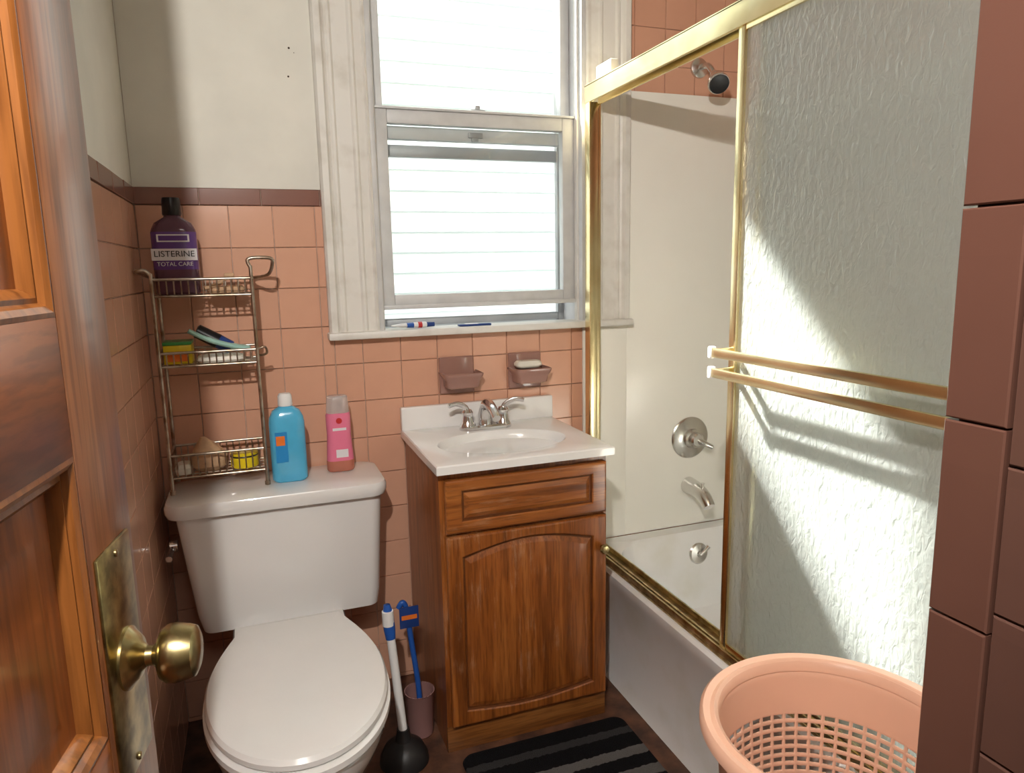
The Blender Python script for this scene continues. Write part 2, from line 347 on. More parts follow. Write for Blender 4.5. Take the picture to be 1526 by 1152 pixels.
boxes('jambs',[(WX0,.352,YB-.014,YB+.2,1.09,WZ1),(.98,WX1,YB-.014,YB+.2,1.09,WZ1),(WX0,WX1,YB+.0,YB+.2,WZ1-.012,WZ1)],'vinyl',win,bev=.002)
boxes('jamb_stops',[(.352,.358,YB+.01,YB+.03,1.09,2.34),(.974,.98,YB+.01,YB+.03,1.09,2.34)],'trim',win)
def sash(name,x0,x1,z0,z1,y0,y1,st,rt,rb,m):
    boxes(name,[(x0,x0+st,y0,y1,z0,z1),(x1-st,x1,y0,y1,z0,z1),(x0+st,x1-st,y0,y1,z0,z0+rb),(x0+st,x1-st,y0,y1,z1-rt,z1)],m,win,bev=.0025)
    box(name+'_glass',(x0+st-.002,x1-st+.002,(y0+y1)/2-.002,(y0+y1)/2+.001,z0+rb-.002,z1-rt+.002),'pane',win)
sash('lower_sash',.353,.979,1.152,1.722,YB+.034,YB+.064,.042,.044,.042,'vinyl')
boxes('lower_sash_lip',[(.353,.979,YB+.022,YB+.034,1.152,1.165),(.353,.979,YB+.024,YB+.034,1.715,1.722)],'vinyl',win,bev=.002)
sash('upper_sash',.362,.979,1.642,2.35,YB+.074,YB+.104,.03,.04,.036,'vinyl')
boxes('storm_frame',[(.352,.372,YB+.13,YB+.15,1.09,2.34),(.96,.98,YB+.13,YB+.15,1.09,2.34),(.372,.96,YB+.13,YB+.15,1.094,1.118),(.372,.96,YB+.13,YB+.15,1.60,1.635)],'alu',win,bev=.002)
bm=bmesh.new(); addbox(bm,.645,.69,YB+.036,YB+.062,1.722,1.728,.002); addbox(bm,.66,.676,YB+.040,YB+.058,1.728,1.74,.003); addbox(bm,.645,.69,YB+.066,YB+.074,1.652,1.668,.002); addbox(bm,.655,.675,YB+.062,YB+.074,1.64,1.652,.002)
fin('sash_lock',bm,'alu',win)
bm=bmesh.new(); z=-2.0; pitch=.112
while z<3.56:
    v=[bm.verts.new(p) for p in ((-4,3.972,z),(7,3.972,z),(7,3.992,z+pitch),(-4,3.992,z+pitch),(-4,4.0,z-.004),(7,4.0,z-.004))]
    bm.faces.new((v[0],v[1],v[2],v[3])); bm.faces.new((v[4],v[5],v[1],v[0])); z+=pitch
addbox(bm,-4,7,4.0,4.1,-2,z-.02)
addbox(bm,-4,7,3.95,4.1,z-.02,z+.01)
fin('neighbor_house_siding',bm,'siding',None,0)
box('ground_outside',(-8,10,2.4,8,-2.2,-2.0),'ground')
# ---------------------------------------------------------------- TOILET
to=empty('toilet',(.03,1.6,.3)); TC=.030
def srings(spec): return [rrect(*s) for s in spec]
loft('tank',srings([(TC+.012,1.925,.212,.088,.03,.362),(TC+.012,1.925,.222,.098,.03,.368),(TC+.010,1.924,.230,.101,.03,.41),(TC+.004,1.920,.250,.106,.03,.66),(TC+.003,1.920,.252,.107,.03,.69)]),'porc',to)
loft('tank_lid',srings([(TC,1.912,.254,.109,.04,.680),(TC,1.912,.266,.119,.045,.684),(TC,1.912,.270,.122,.045,.695),(TC,1.912,.270,.122,.045,.710),(TC,1.912,.266,.118,.043,.718),(TC,1.912,.252,.106,.04,.722),(TC,1.912,.12,.05,.03,.7235)]),'porc',to)
def egg(z,w,yb,yf,wb_,cx=TC,n=40,sc_=1.0):
    out=[]; L=yb-yf
    def hw(s):
        if s>.48: return w*math.sqrt(max(0,1-((s-.48)/.52)**2.2))
        return wb_+(w-wb_)*math.sin(s/.48*math.pi/2)
    S=[(1-math.cos(math.pi*k/n))/2 for k in range(n+1)]
    cy=(yb+yf)/2
    R=[(cx+hw(s)*sc_,cy+(yb-s*L-cy)*sc_,z) for s in S]; Lf=[(cx-hw(s)*sc_,cy+(yb-s*L-cy)*sc_,z) for s in S[-2::-1]]
    return R+Lf
loft('lid',[egg(.408,.180,1.71,1.175,.115,sc_=.98),egg(.410,.182,1.71,1.17,.115),egg(.420,.182,1.71,1.17,.115),egg(.427,.180,1.71,1.173,.115,sc_=.985),egg(.430,.176,1.70,1.18,.11,sc_=.94),egg(.431,.166,1.69,1.19,.10,sc_=.5)],'seat',to)
loft('seat',[egg(.388,.184,1.71,1.165,.12,sc_=.98),egg(.390,.186,1.71,1.16,.12),egg(.402,.186,1.71,1.16,.12),egg(.406,.182,1.71,1.165,.12,sc_=.98)],'seat',to)
loft('bowl',[egg(0,.115,1.74,1.34,.10),egg(.03,.112,1.74,1.35,.10),egg(.12,.095,1.73,1.38,.09),egg(.22,.125,1.74,1.29,.10),egg(.30,.165,1.76,1.205,.11),egg(.35,.182,1.78,1.175,.12),egg(.375,.185,1.78,1.17,.125),egg(.386,.18,1.775,1.175,.12,sc_=.985)],'porc',to)
loft('tank_deck',srings([(TC,1.83,.09,.16,.05,.0),(TC,1.83,.085,.15,.05,.2),(TC,1.84,.12,.16,.05,.32),(TC,1.83,.14,.165,.05,.36),(TC,1.82,.135,.155,.05,.372)]),'porc',to)
box('hinge_bar',(TC-.12,TC+.12,1.70,1.74,.387,.412),'seat',to,bev=.008,seg=3)
bm=bmesh.new(); addtube(bm,[(TC-.25,1.86,.60),(TC-.268,1.86,.60)],.014); addtube(bm,[(TC-.262,1.86,.60),(TC-.266,1.80,.59)],[.006,.008])
fin('flush_lever',bm,'chrome',to)
# ---------------------------------------------------------------- VANITY
va=empty('bathroom_vanity',(.63,1.84,.4))
CX0,CX1,CY0,CY1=.398,.862,1.648,2.044
boxes('carcass',[(CX0,CX0+.016,CY0+.018,CY1,0,.772),(CX1-.016,CX1,CY0+.018,CY1,0,.772),(CX0+.016,CX1-.016,CY0+.06,CY0+.07,.02,.76),(CX0+.035,CX1-.035,CY0,CY0+.018,.735,.772),(CX0,CX0+.035,CY0,CY0+.018,.075,.772),(CX1-.035,CX1,CY0,CY0+.018,.075,.772),(CX0+.035,CX1-.035,CY0,CY0+.018,.59,.625),(CX0+.035,CX1-.035,CY0,CY0+.018,.075,.10)],'oak',va)
box('toe_board',(CX0,CX1,CY0+.002,CY0+.018,0,.075),'oakd',va,bev=.001)
def panel_ring(x0,x1,z0,z1,y,at=0,ab=0,n=16):
    out=[]
    def arcx(t): return math.sin(math.pi*t)
    for k in range(n): out.append((x0+(x1-x0)*k/n,y,z0-ab*arcx(k/n)))
    for k in range(n): out.append((x1,y,z0+(z1-z0)*k/n))
    for k in range(n): out.append((x1-(x1-x0)*k/n,y,z1+at*arcx(k/n)))
    for k in range(n): out.append((x0,y,z1-(z1-z0)*k/n))
    return out
def rpanel(name,x0,x1,z0,z1,yf,fr,at,ab,m,parent,T=None,th=.018,raise_=.0015,frt=None,bw=.03):
    frt=frt or fr
    R=[panel_ring(x0,x1,z0,z1,yf+th),panel_ring(x0,x1,z0,z1,yf+.005),panel_ring(x0+.002,x1-.002,z0+.002,z1-.002,yf+.0015),panel_ring(x0+.006,x1-.006,z0+.006,z1-.006,yf)]
    a=fr
    def q(i,y): return panel_ring(x0+a+i,x1-a-i,z0+frt+ab+i,z1-frt-at-i,y,at,ab)
    R+=[q(0,yf),q(.003,yf+.003),q(.005,yf+.008),q(.009,yf+.008),q(.009+bw*.8,yf+raise_+.001),q(.009+bw,yf+raise_)]
    mi=[0,0,0,0,0,1,1,0,0,0]
    return loft(name,R,m,parent,cap0=True,cap1=True,smooth=20,T=T,mi=mi)
rpanel('drawer_front',CX0+.012,CX1-.006,.612,.752,CY0-.018,.040,0,0,['oakh','oakg'],va,frt=.028,bw=.012)
rpanel('cabinet_door',CX0+.012,CX1-.006,.080,.604,CY0-.018,.038,.030,.016,['oak','oakg'],va,bw=.014,frt=.024)
lathe('door_knob',[(.005,0),(.006,.008),(.012,.014),(.014,.020),(.010,.026),(0,.027)],'obrass',va,(CX1-.022,CY0-.018,.515),(0,-1,0),20)
def counter():
    x0,x1,y0,y1=.386,.870,1.612,2.046; ex,ey,ea,eb=.622,1.80,.178,.122; zt=.797
    angs=sorted(set([2*math.pi*k/72 for k in range(72)]+[math.atan2(yy-ey,xx-ex)%(2*math.pi) for xx in(x0,x1) for yy in(y0,y1)]))
    def rect(ins,z):
        out=[]
        for a in angs:
            c,s=math.cos(a),math.sin(a); t=1e9
            if c>1e-9:t=min(t,(x1-ins-ex)/c)
            if c<-1e-9:t=min(t,(x0+ins-ex)/c)
            if s>1e-9:t=min(t,(y1-ins-ey)/s)
            if s<-1e-9:t=min(t,(y0+ins-ey)/s)
            out.append((ex+c*t,ey+s*t,z))
        return out
    def ell(k,z,dy=0): 
        out=[]
        for a in angs:
            r=1/math.sqrt((math.cos(a)/ea)**2+(math.sin(a)/eb)**2); out.append((ex+math.cos(a)*r*k,ey+dy+math.sin(a)*r*k,z))
        return out
    R=[rect(.012,zt-.025),rect(0,zt-.023),rect(0,zt-.004),rect(.003,zt-.0008),rect(.008,zt),ell(1.06,zt),ell(1.03,zt-.001),ell(1.0,zt-.006),ell(.96,zt-.02),ell(.88,zt-.055),ell(.7,zt-.095),ell(.4,zt-.115),ell(.1,zt-.12)]
    loft('countertop_basin',R,'marble',va,smooth=30)
    loft('basin_drain',[[(ex+.02*math.cos(a),ey+.02*math.sin(a),z) for a in [2*math.pi*k/24 for k in range(24)]] for z in (zt-.122,zt-.114)],'chrome',va)
    box('backsplash',(x0,x1,2.024,2.047,zt-.001,.866),'marble',va,bev=.004)
counter()
fa=empty('sink_faucet',(.625,1.965,.82)); fx,fy,fz=.625,1.962,.7975
loft('base',srings([(fx,fy,.080,.026,.026,fz),(fx,fy,.080,.026,.026,fz+.008),(fx,fy,.074,.021,.021,fz+.013)]),'chrome',fa)
for s,nm in ((-1,'left'),(1,'right')):
    hx=fx+s*.055
    lathe('hub_'+nm,[(.024,0),(.024,.006),(.019,.014),(.015,.036),(.017,.044),(.012,.052),(0,.054)],'chrome',fa,(hx,fy,fz+.008),n=24)
    tube('lever_'+nm,smoothpath([(hx,fy,fz+.052),(hx+s*.01,fy-.003,fz+.070),(hx+s*.035,fy-.01,fz+.082),(hx+s*.062,fy-.018,fz+.078)],5),[.009]*5+[.008]*5+[.0075]*5+[.006],'chrome',fa,sq=.6)
sp=smoothpath([(fx,fy+.004,fz+.01),(fx,fy+.002,fz+.045),(fx,fy-.02,fz+.075),(fx,fy-.065,fz+.070),(fx,fy-.105,fz+.048)],6)
tube('spout',sp,[.022-.0095*(i/(len(sp)-1)) for i in range(len(sp))],'chrome',fa,n=16)
tube('lift_rod',[(fx,fy+.018,fz+.01),(fx,fy+.018,fz+.075),(fx,fy+.018,fz+.080)],[.003,.003,.006],'chrome',fa)
def dish(cx,cz,soap):
    d=empty('soap_dish',(cx,2.03,cz))
    yb=YB-.0005
    bm=bmesh.new()
    addbox(bm,cx-.054,cx+.054,yb-.013,yb,cz-.056,cz+.056,.005,3)
    addloft(bm,[[ (x,y,z) for x,y,z in rrect(cx+.006,yb-.030,a,b,.012,cz+zz)] for a,b,zz in ((.044,.028,-.036),(.049,.036,-.032),(.051,.040,-.012),(.058,.046,.000),(.060,.048,.006),(.060,.048,.010),(.056,.044,.012),(.050,.038,.003),(.02,.01,.000))])
    fin('ceramic',bm,'mauve',d)
    if soap:
        s=empty('soap_bar',(cx,1.99,cz+.02))
        loft('bar',srings([(cx,yb-.036,.036,.020,.016,cz+.0125),(cx,yb-.036,.042,.024,.018,cz+.018),(cx,yb-.036,.042,.024,.018,cz+.026),(cx,yb-.036,.036,.018,.014,cz+.033)]),'soap',s)
dish(.563,.951,False); dish(.783,.951,True)
# ---------------------------------------------------------------- BATHTUB
tb=empty('bathtub',(1.33,1.2,.2)); TX0,TX1,TY0,TY1,TZ=.955,1.735,.388,2.042,.352
def rr(x0,x1,y0,y1,r,z): return rrect((x0+x1)/2,(y0+y1)/2,(x1-x0)/2,(y1-y0)/2,r,z,8)
loft('tub_body',[rr(TX0-.005,TX1,TY0,TY1,.004,0),rr(TX0+.012,TX1,TY0,TY1,.004,.03),rr(TX0+.012,TX1,TY0,TY1,.004,TZ-.06),rr(TX0,TX1,TY0,TY1,.005,TZ-.035),rr(TX0,TX1,TY0,TY1,.008,TZ-.008),rr(TX0+.008,TX1-.004,TY0+.004,TY1-.004,.01,TZ),
 rr(TX0+.085,TX1-.045,TY0+.10,TY1-.055,.10,TZ),rr(TX0+.095,TX1-.055,TY0+.112,TY1-.064,.11,TZ-.01),rr(TX0+.11,TX1-.07,TY0+.15,TY1-.075,.12,TZ-.10),rr(TX0+.13,TX1-.09,TY0+.25,TY1-.095,.13,TZ-.27),rr(TX0+.17,TX1-.13,TY0+.31,TY1-.14,.12,TZ-.305),rr(TX0+.3,TX1-.26,TY0+.45,TY1-.3,.05,TZ-.312)],'tub',tb,smooth=40)
oy=1.975
lathe('overflow_plate',[(.038,0),(.038,.005),(.032,.011),(.012,.014),(.010,.022),(0,.023)],'satin',tb,(1.392,oy,.272),(0,-1,.12),32)
tube('overflow_lever',[(1.392,oy-.018,.272),(1.41,oy-.022,.29),(1.42,oy-.024,.302)],[.006,.006,.008],'satin',tb)
boxes('surround_panel',[(1.143,XR-.001,YB-.009,YB-.0005,TZ+.001,1.80),(.985,1.143,YB-.009,YB-.0005,TZ+.001,1.075)],'surround',wb,bev=.001)
box('surround_panel',(XR-.009,XR-.0005,SY+.010,YB-.009,TZ+.001,1.80),'surround',wr,bev=.002)
box('surround_panel',(1.03,XR-.009,SY+.0012,SY+.0095,TZ+.001,1.80),'surround',ws,bev=.002)
PX=1.392; yp=YB-.0095
sv=empty('shower_valve',(PX,2.0,.67))
lathe('escutcheon',[(.072,0),(.073,.004),(.066,.010),(.04,.013),(.034,.016),(.033,.028),(.026,.032),(.025,.05),(.020,.056),(0,.057)],'satin',sv,(PX,yp,.672),(0,-1,0),48)
tube('handle',[(PX,yp-.045,.672),(PX+.018,yp-.062,.662),(PX+.045,yp-.07,.648)],[.012,.011,.008],'satin',sv)
ts=empty('tub_spout',(PX,1.98,.49))
p=smoothpath([(PX,yp,.500),(PX,yp-.05,.498),(PX,yp-.095,.485),(PX,yp-.125,.458)],5)
tube('spout',p,[.030-.010*(i/(len(p)-1)) for i in range(len(p))],'satin',ts,n=20)
tube('diverter',[(PX,yp-.085,.500),(PX,yp-.085,.525),(PX,yp-.085,.530)],[.004,.004,.008],'satin',ts)
sh=empty('shower_head',(1.40,1.97,1.86))
lathe('flange',[(.032,0),(.030,.006),(.016,.014),(0,.015)],'satin',sh,(1.402,YB-.0005,1.885),(0,-1,0),28)
tube('arm',smoothpath([(1.402,YB-.005,1.885),(1.402,YB-.05,1.88),(1.402,YB-.085,1.845)],5),.0095,'satin',sh)
hd=Vector((-.25,-.75,-.62)).normalized(); hb=Vector((1.402,YB-.085,1.845))
lathe('ball',[(0.004,-.012),(.013,-.006),(.015,.004),(.012,.014),(.02,.022),(.032,.048),(.034,.060),(.031,.064)],'satin',sh,tuple(hb),tuple(hd),28)
lathe('face',[(.030,.0),(.029,.004),(.01,.006),(0,.006)],'black',sh,tuple(hb+hd*.064),tuple(hd),28)
# ---------------------------------------------------------------- SHOWER ENCLOSURE
en=empty('shower_door_enclosure',(1.0,1.2,1.0)); EX0,EX1=.972,1.022
boxes('header',[(EX0,EX0+.004,SY+.002,YB-.047,1.742,1.792),(EX0,EX1,SY+.002,YB-.047,1.788,1.794),(EX1-.004,EX1,SY+.002,YB-.047,1.742,1.792),(EX0+.023,EX0+.026,SY+.002,YB-.047,1.75,1.79)],'brass',en,bev=.001)
boxes('bottom_track',[(EX0-.004,EX1+.004,SY+.013,YB-.047,TZ,TZ+.008),(EX0-.002,EX0+.004,SY+.013,YB-.047,TZ+.004,TZ+.024),(EX0+.021,EX0+.028,SY+.013,YB-.047,TZ+.004,TZ+.014),(EX1-.002,EX1+.003,SY+.013,YB-.047,TZ+.004,TZ+.022)],'dbrass',en,bev=.001)
boxes('wall_channel_far',[(EX0+.001,EX0+.030,YB-.080,YB-.047,TZ+.006,1.744),(EX0+.030,EX1-.001,YB-.062,YB-.047,TZ+.006,1.744)],'brass',en,bev=.003)
boxes('wall_channel_near',[(EX0+.002,EX1-.002,SY+.012,SY+.035,TZ+.006,1.744)],'brass',en,bev=.001)
def pane(nm,xc,y0,y1):
    z0,z1=TZ+.020,1.752; t=.022
    boxes(nm+'_frame',[(xc-.009,xc+.009,y0,y0+t,z0,z1),(xc-.009,xc+.009,y1-t,y1,z0,z1),(xc-.008,xc+.008,y0+t,y1-t,z0,z0+.02),(xc-.008,xc+.008,y0+t,y1-t,z1-.02,z1)],'brass',en,bev=.0025)
    box(nm+'_glass',(xc-.0025,xc+.0025,y0+t-.003,y1-t+.003,z0+.016,z1-.016),'rain',en)
pane('outer_panel',EX0+.0125,.46,1.29); pane('inner_panel',EX1-.0135,.42,1.25)
bm=bmesh.new(); bx=EX0-.045
for zc in (1.078,1.034): addbox(bm,bx-.004,bx+.004,.50,1.285,zc-.010,zc+.010,.002)
for yy in (1.279,.515):
    for zc in (1.078,1.034): addbox(bm,bx,EX0+.006,yy-.004,yy+.004,zc-.008,zc+.008,.001)
fin('towel_bars',bm,'brass',en)
boxes('bar_end_caps',[(bx-.006,bx+.008,1.276,1.290,zc-.013,zc+.013) for zc in (1.078,1.034)],'white',en,bev=.003)
sb=empty('small_carton',(1.0,1.9,1.81))
box('carton',(.985,1.01,1.86,1.95,1.7945,1.835),'soap',sb,bev=.003)
# ---------------------------------------------------------------- DOOR
dr=empty('door_1',(-.2,.45,1.0))
dd=Vector((.155,1,0)).normalized(); dn=Vector((dd.y,-dd.x,0))
E=Vector((-.133,.780,0)); Wd=.645
Td=Matrix(((dd.x,-dn.x,0,E.x-dd.x*Wd),(dd.y,-dn.y,0,E.y-dd.y*Wd),(0,0,1,0),(0,0,0,1)))
st=.113; pz=[(.20,.37),(.487,.74),(.857,1.12),(1.237,1.50),(1.617,1.88)]
bm=bmesh.new(); addbox(bm,0,st,0,.034,.012,2.03,.002,T=Td); addbox(bm,Wd-st,Wd,0,.034,.012,2.03,.003,T=Td); fin('stiles',bm,'doorst',dr)
zs=[.012]+[v for p in pz for v in p]+[2.03]
bm=bmesh.new()
for i in range(0,len(zs),2): addbox(bm,st,Wd-st,.0006,.0335,zs[i],zs[i+1],.001,T=Td)
fin('rails',bm,'doorh',dr)
bmm=bmesh.new(); bmp=bmesh.new()
for (a,b) in pz:
    def rg(i,y): return [(st+i,y,a+i),(Wd-st-i,y,a+i),(Wd-st-i,y,b-i),(st+i,y,b-i)]
    addloft(bmm,[rg(-.001,.002),rg(0,.001),rg(.004,.0),rg(.009,.003),rg(.012,.008),rg(.016,.007),rg(.021,.012),rg(.024,.018)],False,False,T=Td)
    addloft(bmp,[rg(.020,.017),rg(.05,.0165),rg(.055,.015)],False,True,T=Td)
    addloft(bmm,[[(p[0],.034-p[1],p[2]) for p in rg(0,.0)],[(p[0],.034-.015,p[2]) for p in rg(.024,0)]],False,True,T=Td)
fin('panel_mouldings',bmm,'doorm',dr,20); fin('panels',bmp,'door',dr)
kx=Wd-.060; kz=.905
box('knob_plate',(kx-.044,kx+.042,-.0035,.001,.79,1.022),'pbrass',dr,bev=.0025,T=Td)
kl=Td@Vector((kx,-.003,kz))
lathe('knob',[(.030,0),(.030,.003),(.026,.006),(.020,.012),(.014,.014),(.010,.018),(.0095,.024),(.014,.028),(.024,.032),(.0275,.037),(.0285,.044),(.0260,.056),(.024,.062),(.018,.065),(0,.0665)],'obrass',dr,tuple(kl),tuple(dn),48)
for zz in (.80,1.012):
    lathe('plate_screw',[(.004,0),(.0035,.0015),(0,.002)],'obrass',dr,tuple(Td@Vector((kx,-.0035,zz))),tuple(dn),16)
# ---------------------------------------------------------------- WIRE RACK
rk=empty('wire_shelf_rack',(-.11,1.95,.98)); LZ=.7245
rx0,rx1,ry0,ry1=-.222,.002,1.885,2.005
bm=bmesh.new()
def leg(x,y,zt): addtube(bm,[(x,y,LZ),(x,y,zt)],.0045,8)
leg(rx0,ry0,1.27); leg(rx0,ry1,1.27); leg(rx1,ry0,1.285); leg(rx1,ry1,1.27)
addtube(bm,smoothpath([(rx1,ry0,1.28),(rx1-.006,ry0,1.298),(rx1+.010,ry0,1.304),(rx1+.048,ry0+.002,1.302),(rx1+.052,ry0+.006,1.288),(rx1+.040,ry0+.03,1.262),(rx1,ry1-.02,1.255)],5),.0045,8)
addtube(bm,smoothpath([(rx0,ry0,1.265),(rx0-.012,ry0,1.277),(rx0-.030,ry0+.002,1.276),(rx0-.032,ry0+.04,1.272),(rx0,ry1,1.255)],5),.0045,8)
for zm_ in (1.078,):
    addtube(bm,smoothpath([(rx1,ry0,zm_),(rx1+.020,ry0,zm_+.004),(rx1+.022,ry0+.02,zm_-.015),(rx1,ry0+.03,zm_-.02)],5),.003,8)
for zb,zr in ((1.215,1.255),(1.045,1.078),(.765,.822)):
    for zq,r in ((zr,.0035),(zb,.003)):
        loop=[(rx0,ry0,zq),(rx1,ry0,zq),(rx1,ry1,zq),(rx0,ry1,zq)]
        for i in range(4): addtube(bm,[loop[i],loop[(i+1)%4]],r,8)
    k=14
    for i in range(1,k):
        x=rx0+(rx1-rx0)*i/k
        addtube(bm,[(x,ry0,zr),(x,ry0+.002,zb),(x,ry1-.002,zb),(x,ry1,zr)],.0018,6)
    for j in range(1,4):
        y=ry0+(ry1-ry0)*j/4
        addtube(bm,[(rx0,y,zr),(rx0+.001,y,zb),(rx1-.001,y,zb),(rx1,y,zr)],.0018,6)
for x in (rx0,rx1):
    for y in (ry0,ry1): addtube(bm,[(x,y,LZ),(x,y,LZ+.010)],.007,8)
fin('wire_frame',bm,'wire',rk,50)
# ---------------------------------------------------------------- BOTTLES
def bottle(name,cx,cy,z0,spec,mats,mi):
    e=empty(name,(cx,cy,z0+.1))
    loft('body',[rrect(cx,cy,a,b,r,z0+z,6) for a,b,r,z in spec],mats,e,mi=mi)
    return e
mx_,my_,mz_=-.168,1.945,1.2185
b=bottle('mouthwash_bottle',mx_,my_,mz_,[(.046,.028,.02,0),(.050,.033,.025,.006),(.051,.034,.025,.05),(.051,.034,.025,.060),(.051,.034,.025,.150),(.049,.033,.026,.158),(.042,.029,.025,.172),(.020,.019,.018,.186),(.018,.018,.018,.192)],['purpl','purple'],[0,0,0,1,0,0,0,0,0])
boxes('label_band',[(mx_-.0505,mx_+.0505,my_-.0348,my_-.034,mz_+.082,mz_+.110)],'lblw',b)
text('label_text','LISTERINE',.0205,(mx_,my_-.0352,mz_+.097),(math.pi/2,0,0),'black',b)
text('label_text_lower','TOTAL CARE',.0135,(mx_,my_-.0350,mz_+.073),(math.pi/2,0,0),'lblw',b)
box('label_top_panel',(mx_-.036,mx_+.036,my_-.0350,my_-.034,mz_+.126,mz_+.144),'lblw',b)
box('label_top_inner',(mx_-.032,mx_+.032,my_-.0353,my_-.0345,mz_+.129,mz_+.141),'purple',b)
loft('cap',[rrect(mx_,my_,a,a,a,mz_+z,6) for a,z in ((.021,.190),(.022,.194),(.021,.226),(.0195,.232),(.008,.2325))],'black',b)
bx_,by_=.060,1.905
b=bottle('blue_shampoo_bottle',bx_,by_,.7245,[(.040,.024,.02,0),(.045,.028,.024,.006),(.045,.028,.024,.155),(.043,.027,.024,.170),(.034,.022,.02,.188),(.018,.016,.015,.198),(.014,.014,.014,.202)],'shamp',None)
loft('cap',[rrect(bx_,by_,a,a,a,.7245+z,6) for a,z in ((.018,.200),(.0185,.204),(.0175,.226),(.014,.232),(.004,.233))],'white',b)
box('label',(bx_-.032,bx_-.002,by_-.0290,by_-.0275,.7245+.055,.7245+.135),'shampl',b)
box('label_print',(bx_-.030,bx_-.008,by_-.0293,by_-.0285,.7245+.10,.7245+.125),'orange',b)
px_,py_=.196,1.945
b=bottle('pink_body_wash_bottle',px_,py_,.7245,[(.034,.020,.018,0),(.037,.023,.02,.005),(.037,.023,.02,.028),(.036,.023,.02,.030),(.032,.021,.018,.10),(.033,.021,.018,.155),(.030,.020,.018,.162)],['pinkl','pinkb'],[0,0,0,1,1,1,1])
loft('cap',[rrect(px_,py_,a,b_,.017,.7245+z,6) for a,b_,z in ((.028,.019,.160),(.031,.020,.163),(.028,.018,.205),(.024,.015,.209))],'clear',b)
box('label_barcode',(px_-.012,px_+.020,py_-.0232,py_-.0205,.7245+.040,.7245+.062),'lblw',b)
box('label_print',(px_-.018,px_+.018,py_-.0222,py_-.0195,.7245+.115,.7245+.122),'lblw',b)
lathe('label_emblem',[(.008,0),(.008,.001),(0,.0012)],'red',b,(px_,py_-.0212,.7245+.142),(0,-1,0),20)
e=empty('toiletry_box',(-.19,1.94,1.08))
box('carton',(-.214,-.150,1.905,1.985,1.0485,1.095),'yellow',e,bev=.002)
box('carton_print',(-.205,-.160,1.9040,1.9048,1.055,1.080),'orange',e)
box('carton_lid',(-.2145,-.1495,1.9045,1.9855,1.0955,1.103),'green',e,bev=.001)
e=empty('hair_brush',(-.09,1.93,1.1))
tube('handle',smoothpath([(-.155,1.925,1.128),(-.11,1.93,1.103),(-.05,1.935,1.082),(-.015,1.94,1.075)],5),[.012]*5+[.014]*5+[.017]*5+[.012],'teal',e,sq=.5)
e=empty('deodorant_stick',(-.10,1.96,1.08))
tube('case',[(-.14,1.965,1.125),(-.138,1.965,1.124),(-.09,1.965,1.095),(-.088,1.965,1.093)],[.012,.018,.019,.012],'black',e,n=20)
tube('cap',[(-.09,1.963,1.095),(-.06,1.963,1.077)],[.0185,.017],'bluedk',e,n=20)
e=empty('folded_washcloth',(-.10,1.9,1.06))
loft('cloth',srings([(-.085,1.93,.050,.034,.02,1.0485),(-.085,1.93,.056,.038,.02,1.054),(-.085,1.93,.054,.036,.02,1.062),(-.085,1.93,.040,.02,.015,1.066)]),'soap',e)
e=empty('razor',(-.08,1.93,1.26))
tube('handle',smoothpath([(-.11,1.93,1.232),(-.08,1.935,1.24),(-.05,1.94,1.262)],5),.005,'tan',e); box('head',(-.062,-.038,1.925,1.955,1.258,1.268),'tan',e,bev=.003)
e=empty('soap_packets',(-.05,1.96,1.23))
loft('packet',srings([(-.06,1.96,.040,.025,.012,1.2185),(-.06,1.96,.045,.03,.014,1.226),(-.06,1.96,.040,.024,.012,1.236)]),'tan',e)
e=empty('yellow_tin',(-.06,1.92,.80))
lathe('tin',[(.030,0),(.034,.003),(.034,.038),(.031,.040),(0,.040)],'yellow',e,(-.050,1.925,.7685),n=32)
lathe('rim',[(.0345,0),(.0355,.002),(.0345,.004)],'black',e,(-.050,1.925,.798),n=32,cap=False)
e=empty('loofah_sponge',(-.14,1.94,.8))
loft('sponge',srings([(-.135,1.945,.03,.03,.02,.7685),(-.135,1.945,.042,.04,.03,.780),(-.135,1.945,.044,.042,.03,.800),(-.14,1.945,.03,.03,.02,.825),(-.145,1.945,.012,.012,.01,.845),(-.147,1.945,.006,.006,.005,.852)]),'tan',e)
e=empty('soap_wedge',(-.2,1.92,.78)); 
loft('wedge',srings([(-.195,1.925,.018,.026,.01,.7685),(-.195,1.925,.020,.030,.012,.785),(-.195,1.925,.014,.022,.01,.794)]),'soap',e)
e=empty('toothpaste_tube',(.44,2.03,1.11))
loft('tube',[[(x,2.035+dy*1.0,z) for dy,z in [(.013*w*math.cos(a),1.0985+.009+h*math.sin(a)) for a in [2*math.pi*k/16 for k in range(16)]]] for x,w,h in ((.372,1.3,.0015),(.40,1.2,.006),(.45,1.05,.0085),(.472,.9,.0088),(.476,.5,.006))],'white',e)
tube('cap',[(.475,2.035,1.1075),(.498,2.035,1.1075)],[.0075,.0065],'bluedk',e)
loft('printed_band',[[(x,2.035+.0135*w*math.cos(a),1.1075+h*math.sin(a)) for a in [2*math.pi*k/16 for k in range(16)]] for x,w,h in ((.415,1.17,.0072),(.435,1.12,.0082))],'blue',e)
loft('printed_red_band',[[(x,2.035+.0135*w*math.cos(a),1.1075+h*math.sin(a)) for a in [2*math.pi*k/16 for k in range(16)]] for x,w,h in ((.448,1.1,.0088),(.46,1.0,.0092))],'red',e)
e=empty('bar_wrapper',(.6,2.03,1.1)); box('wrapper',(.57,.67,2.018,2.042,1.0975,1.1035),'bluedk',e,bev=.002); box('wrapper_label',(.59,.63,2.020,2.040,1.1033,1.1042),'lblw',e)
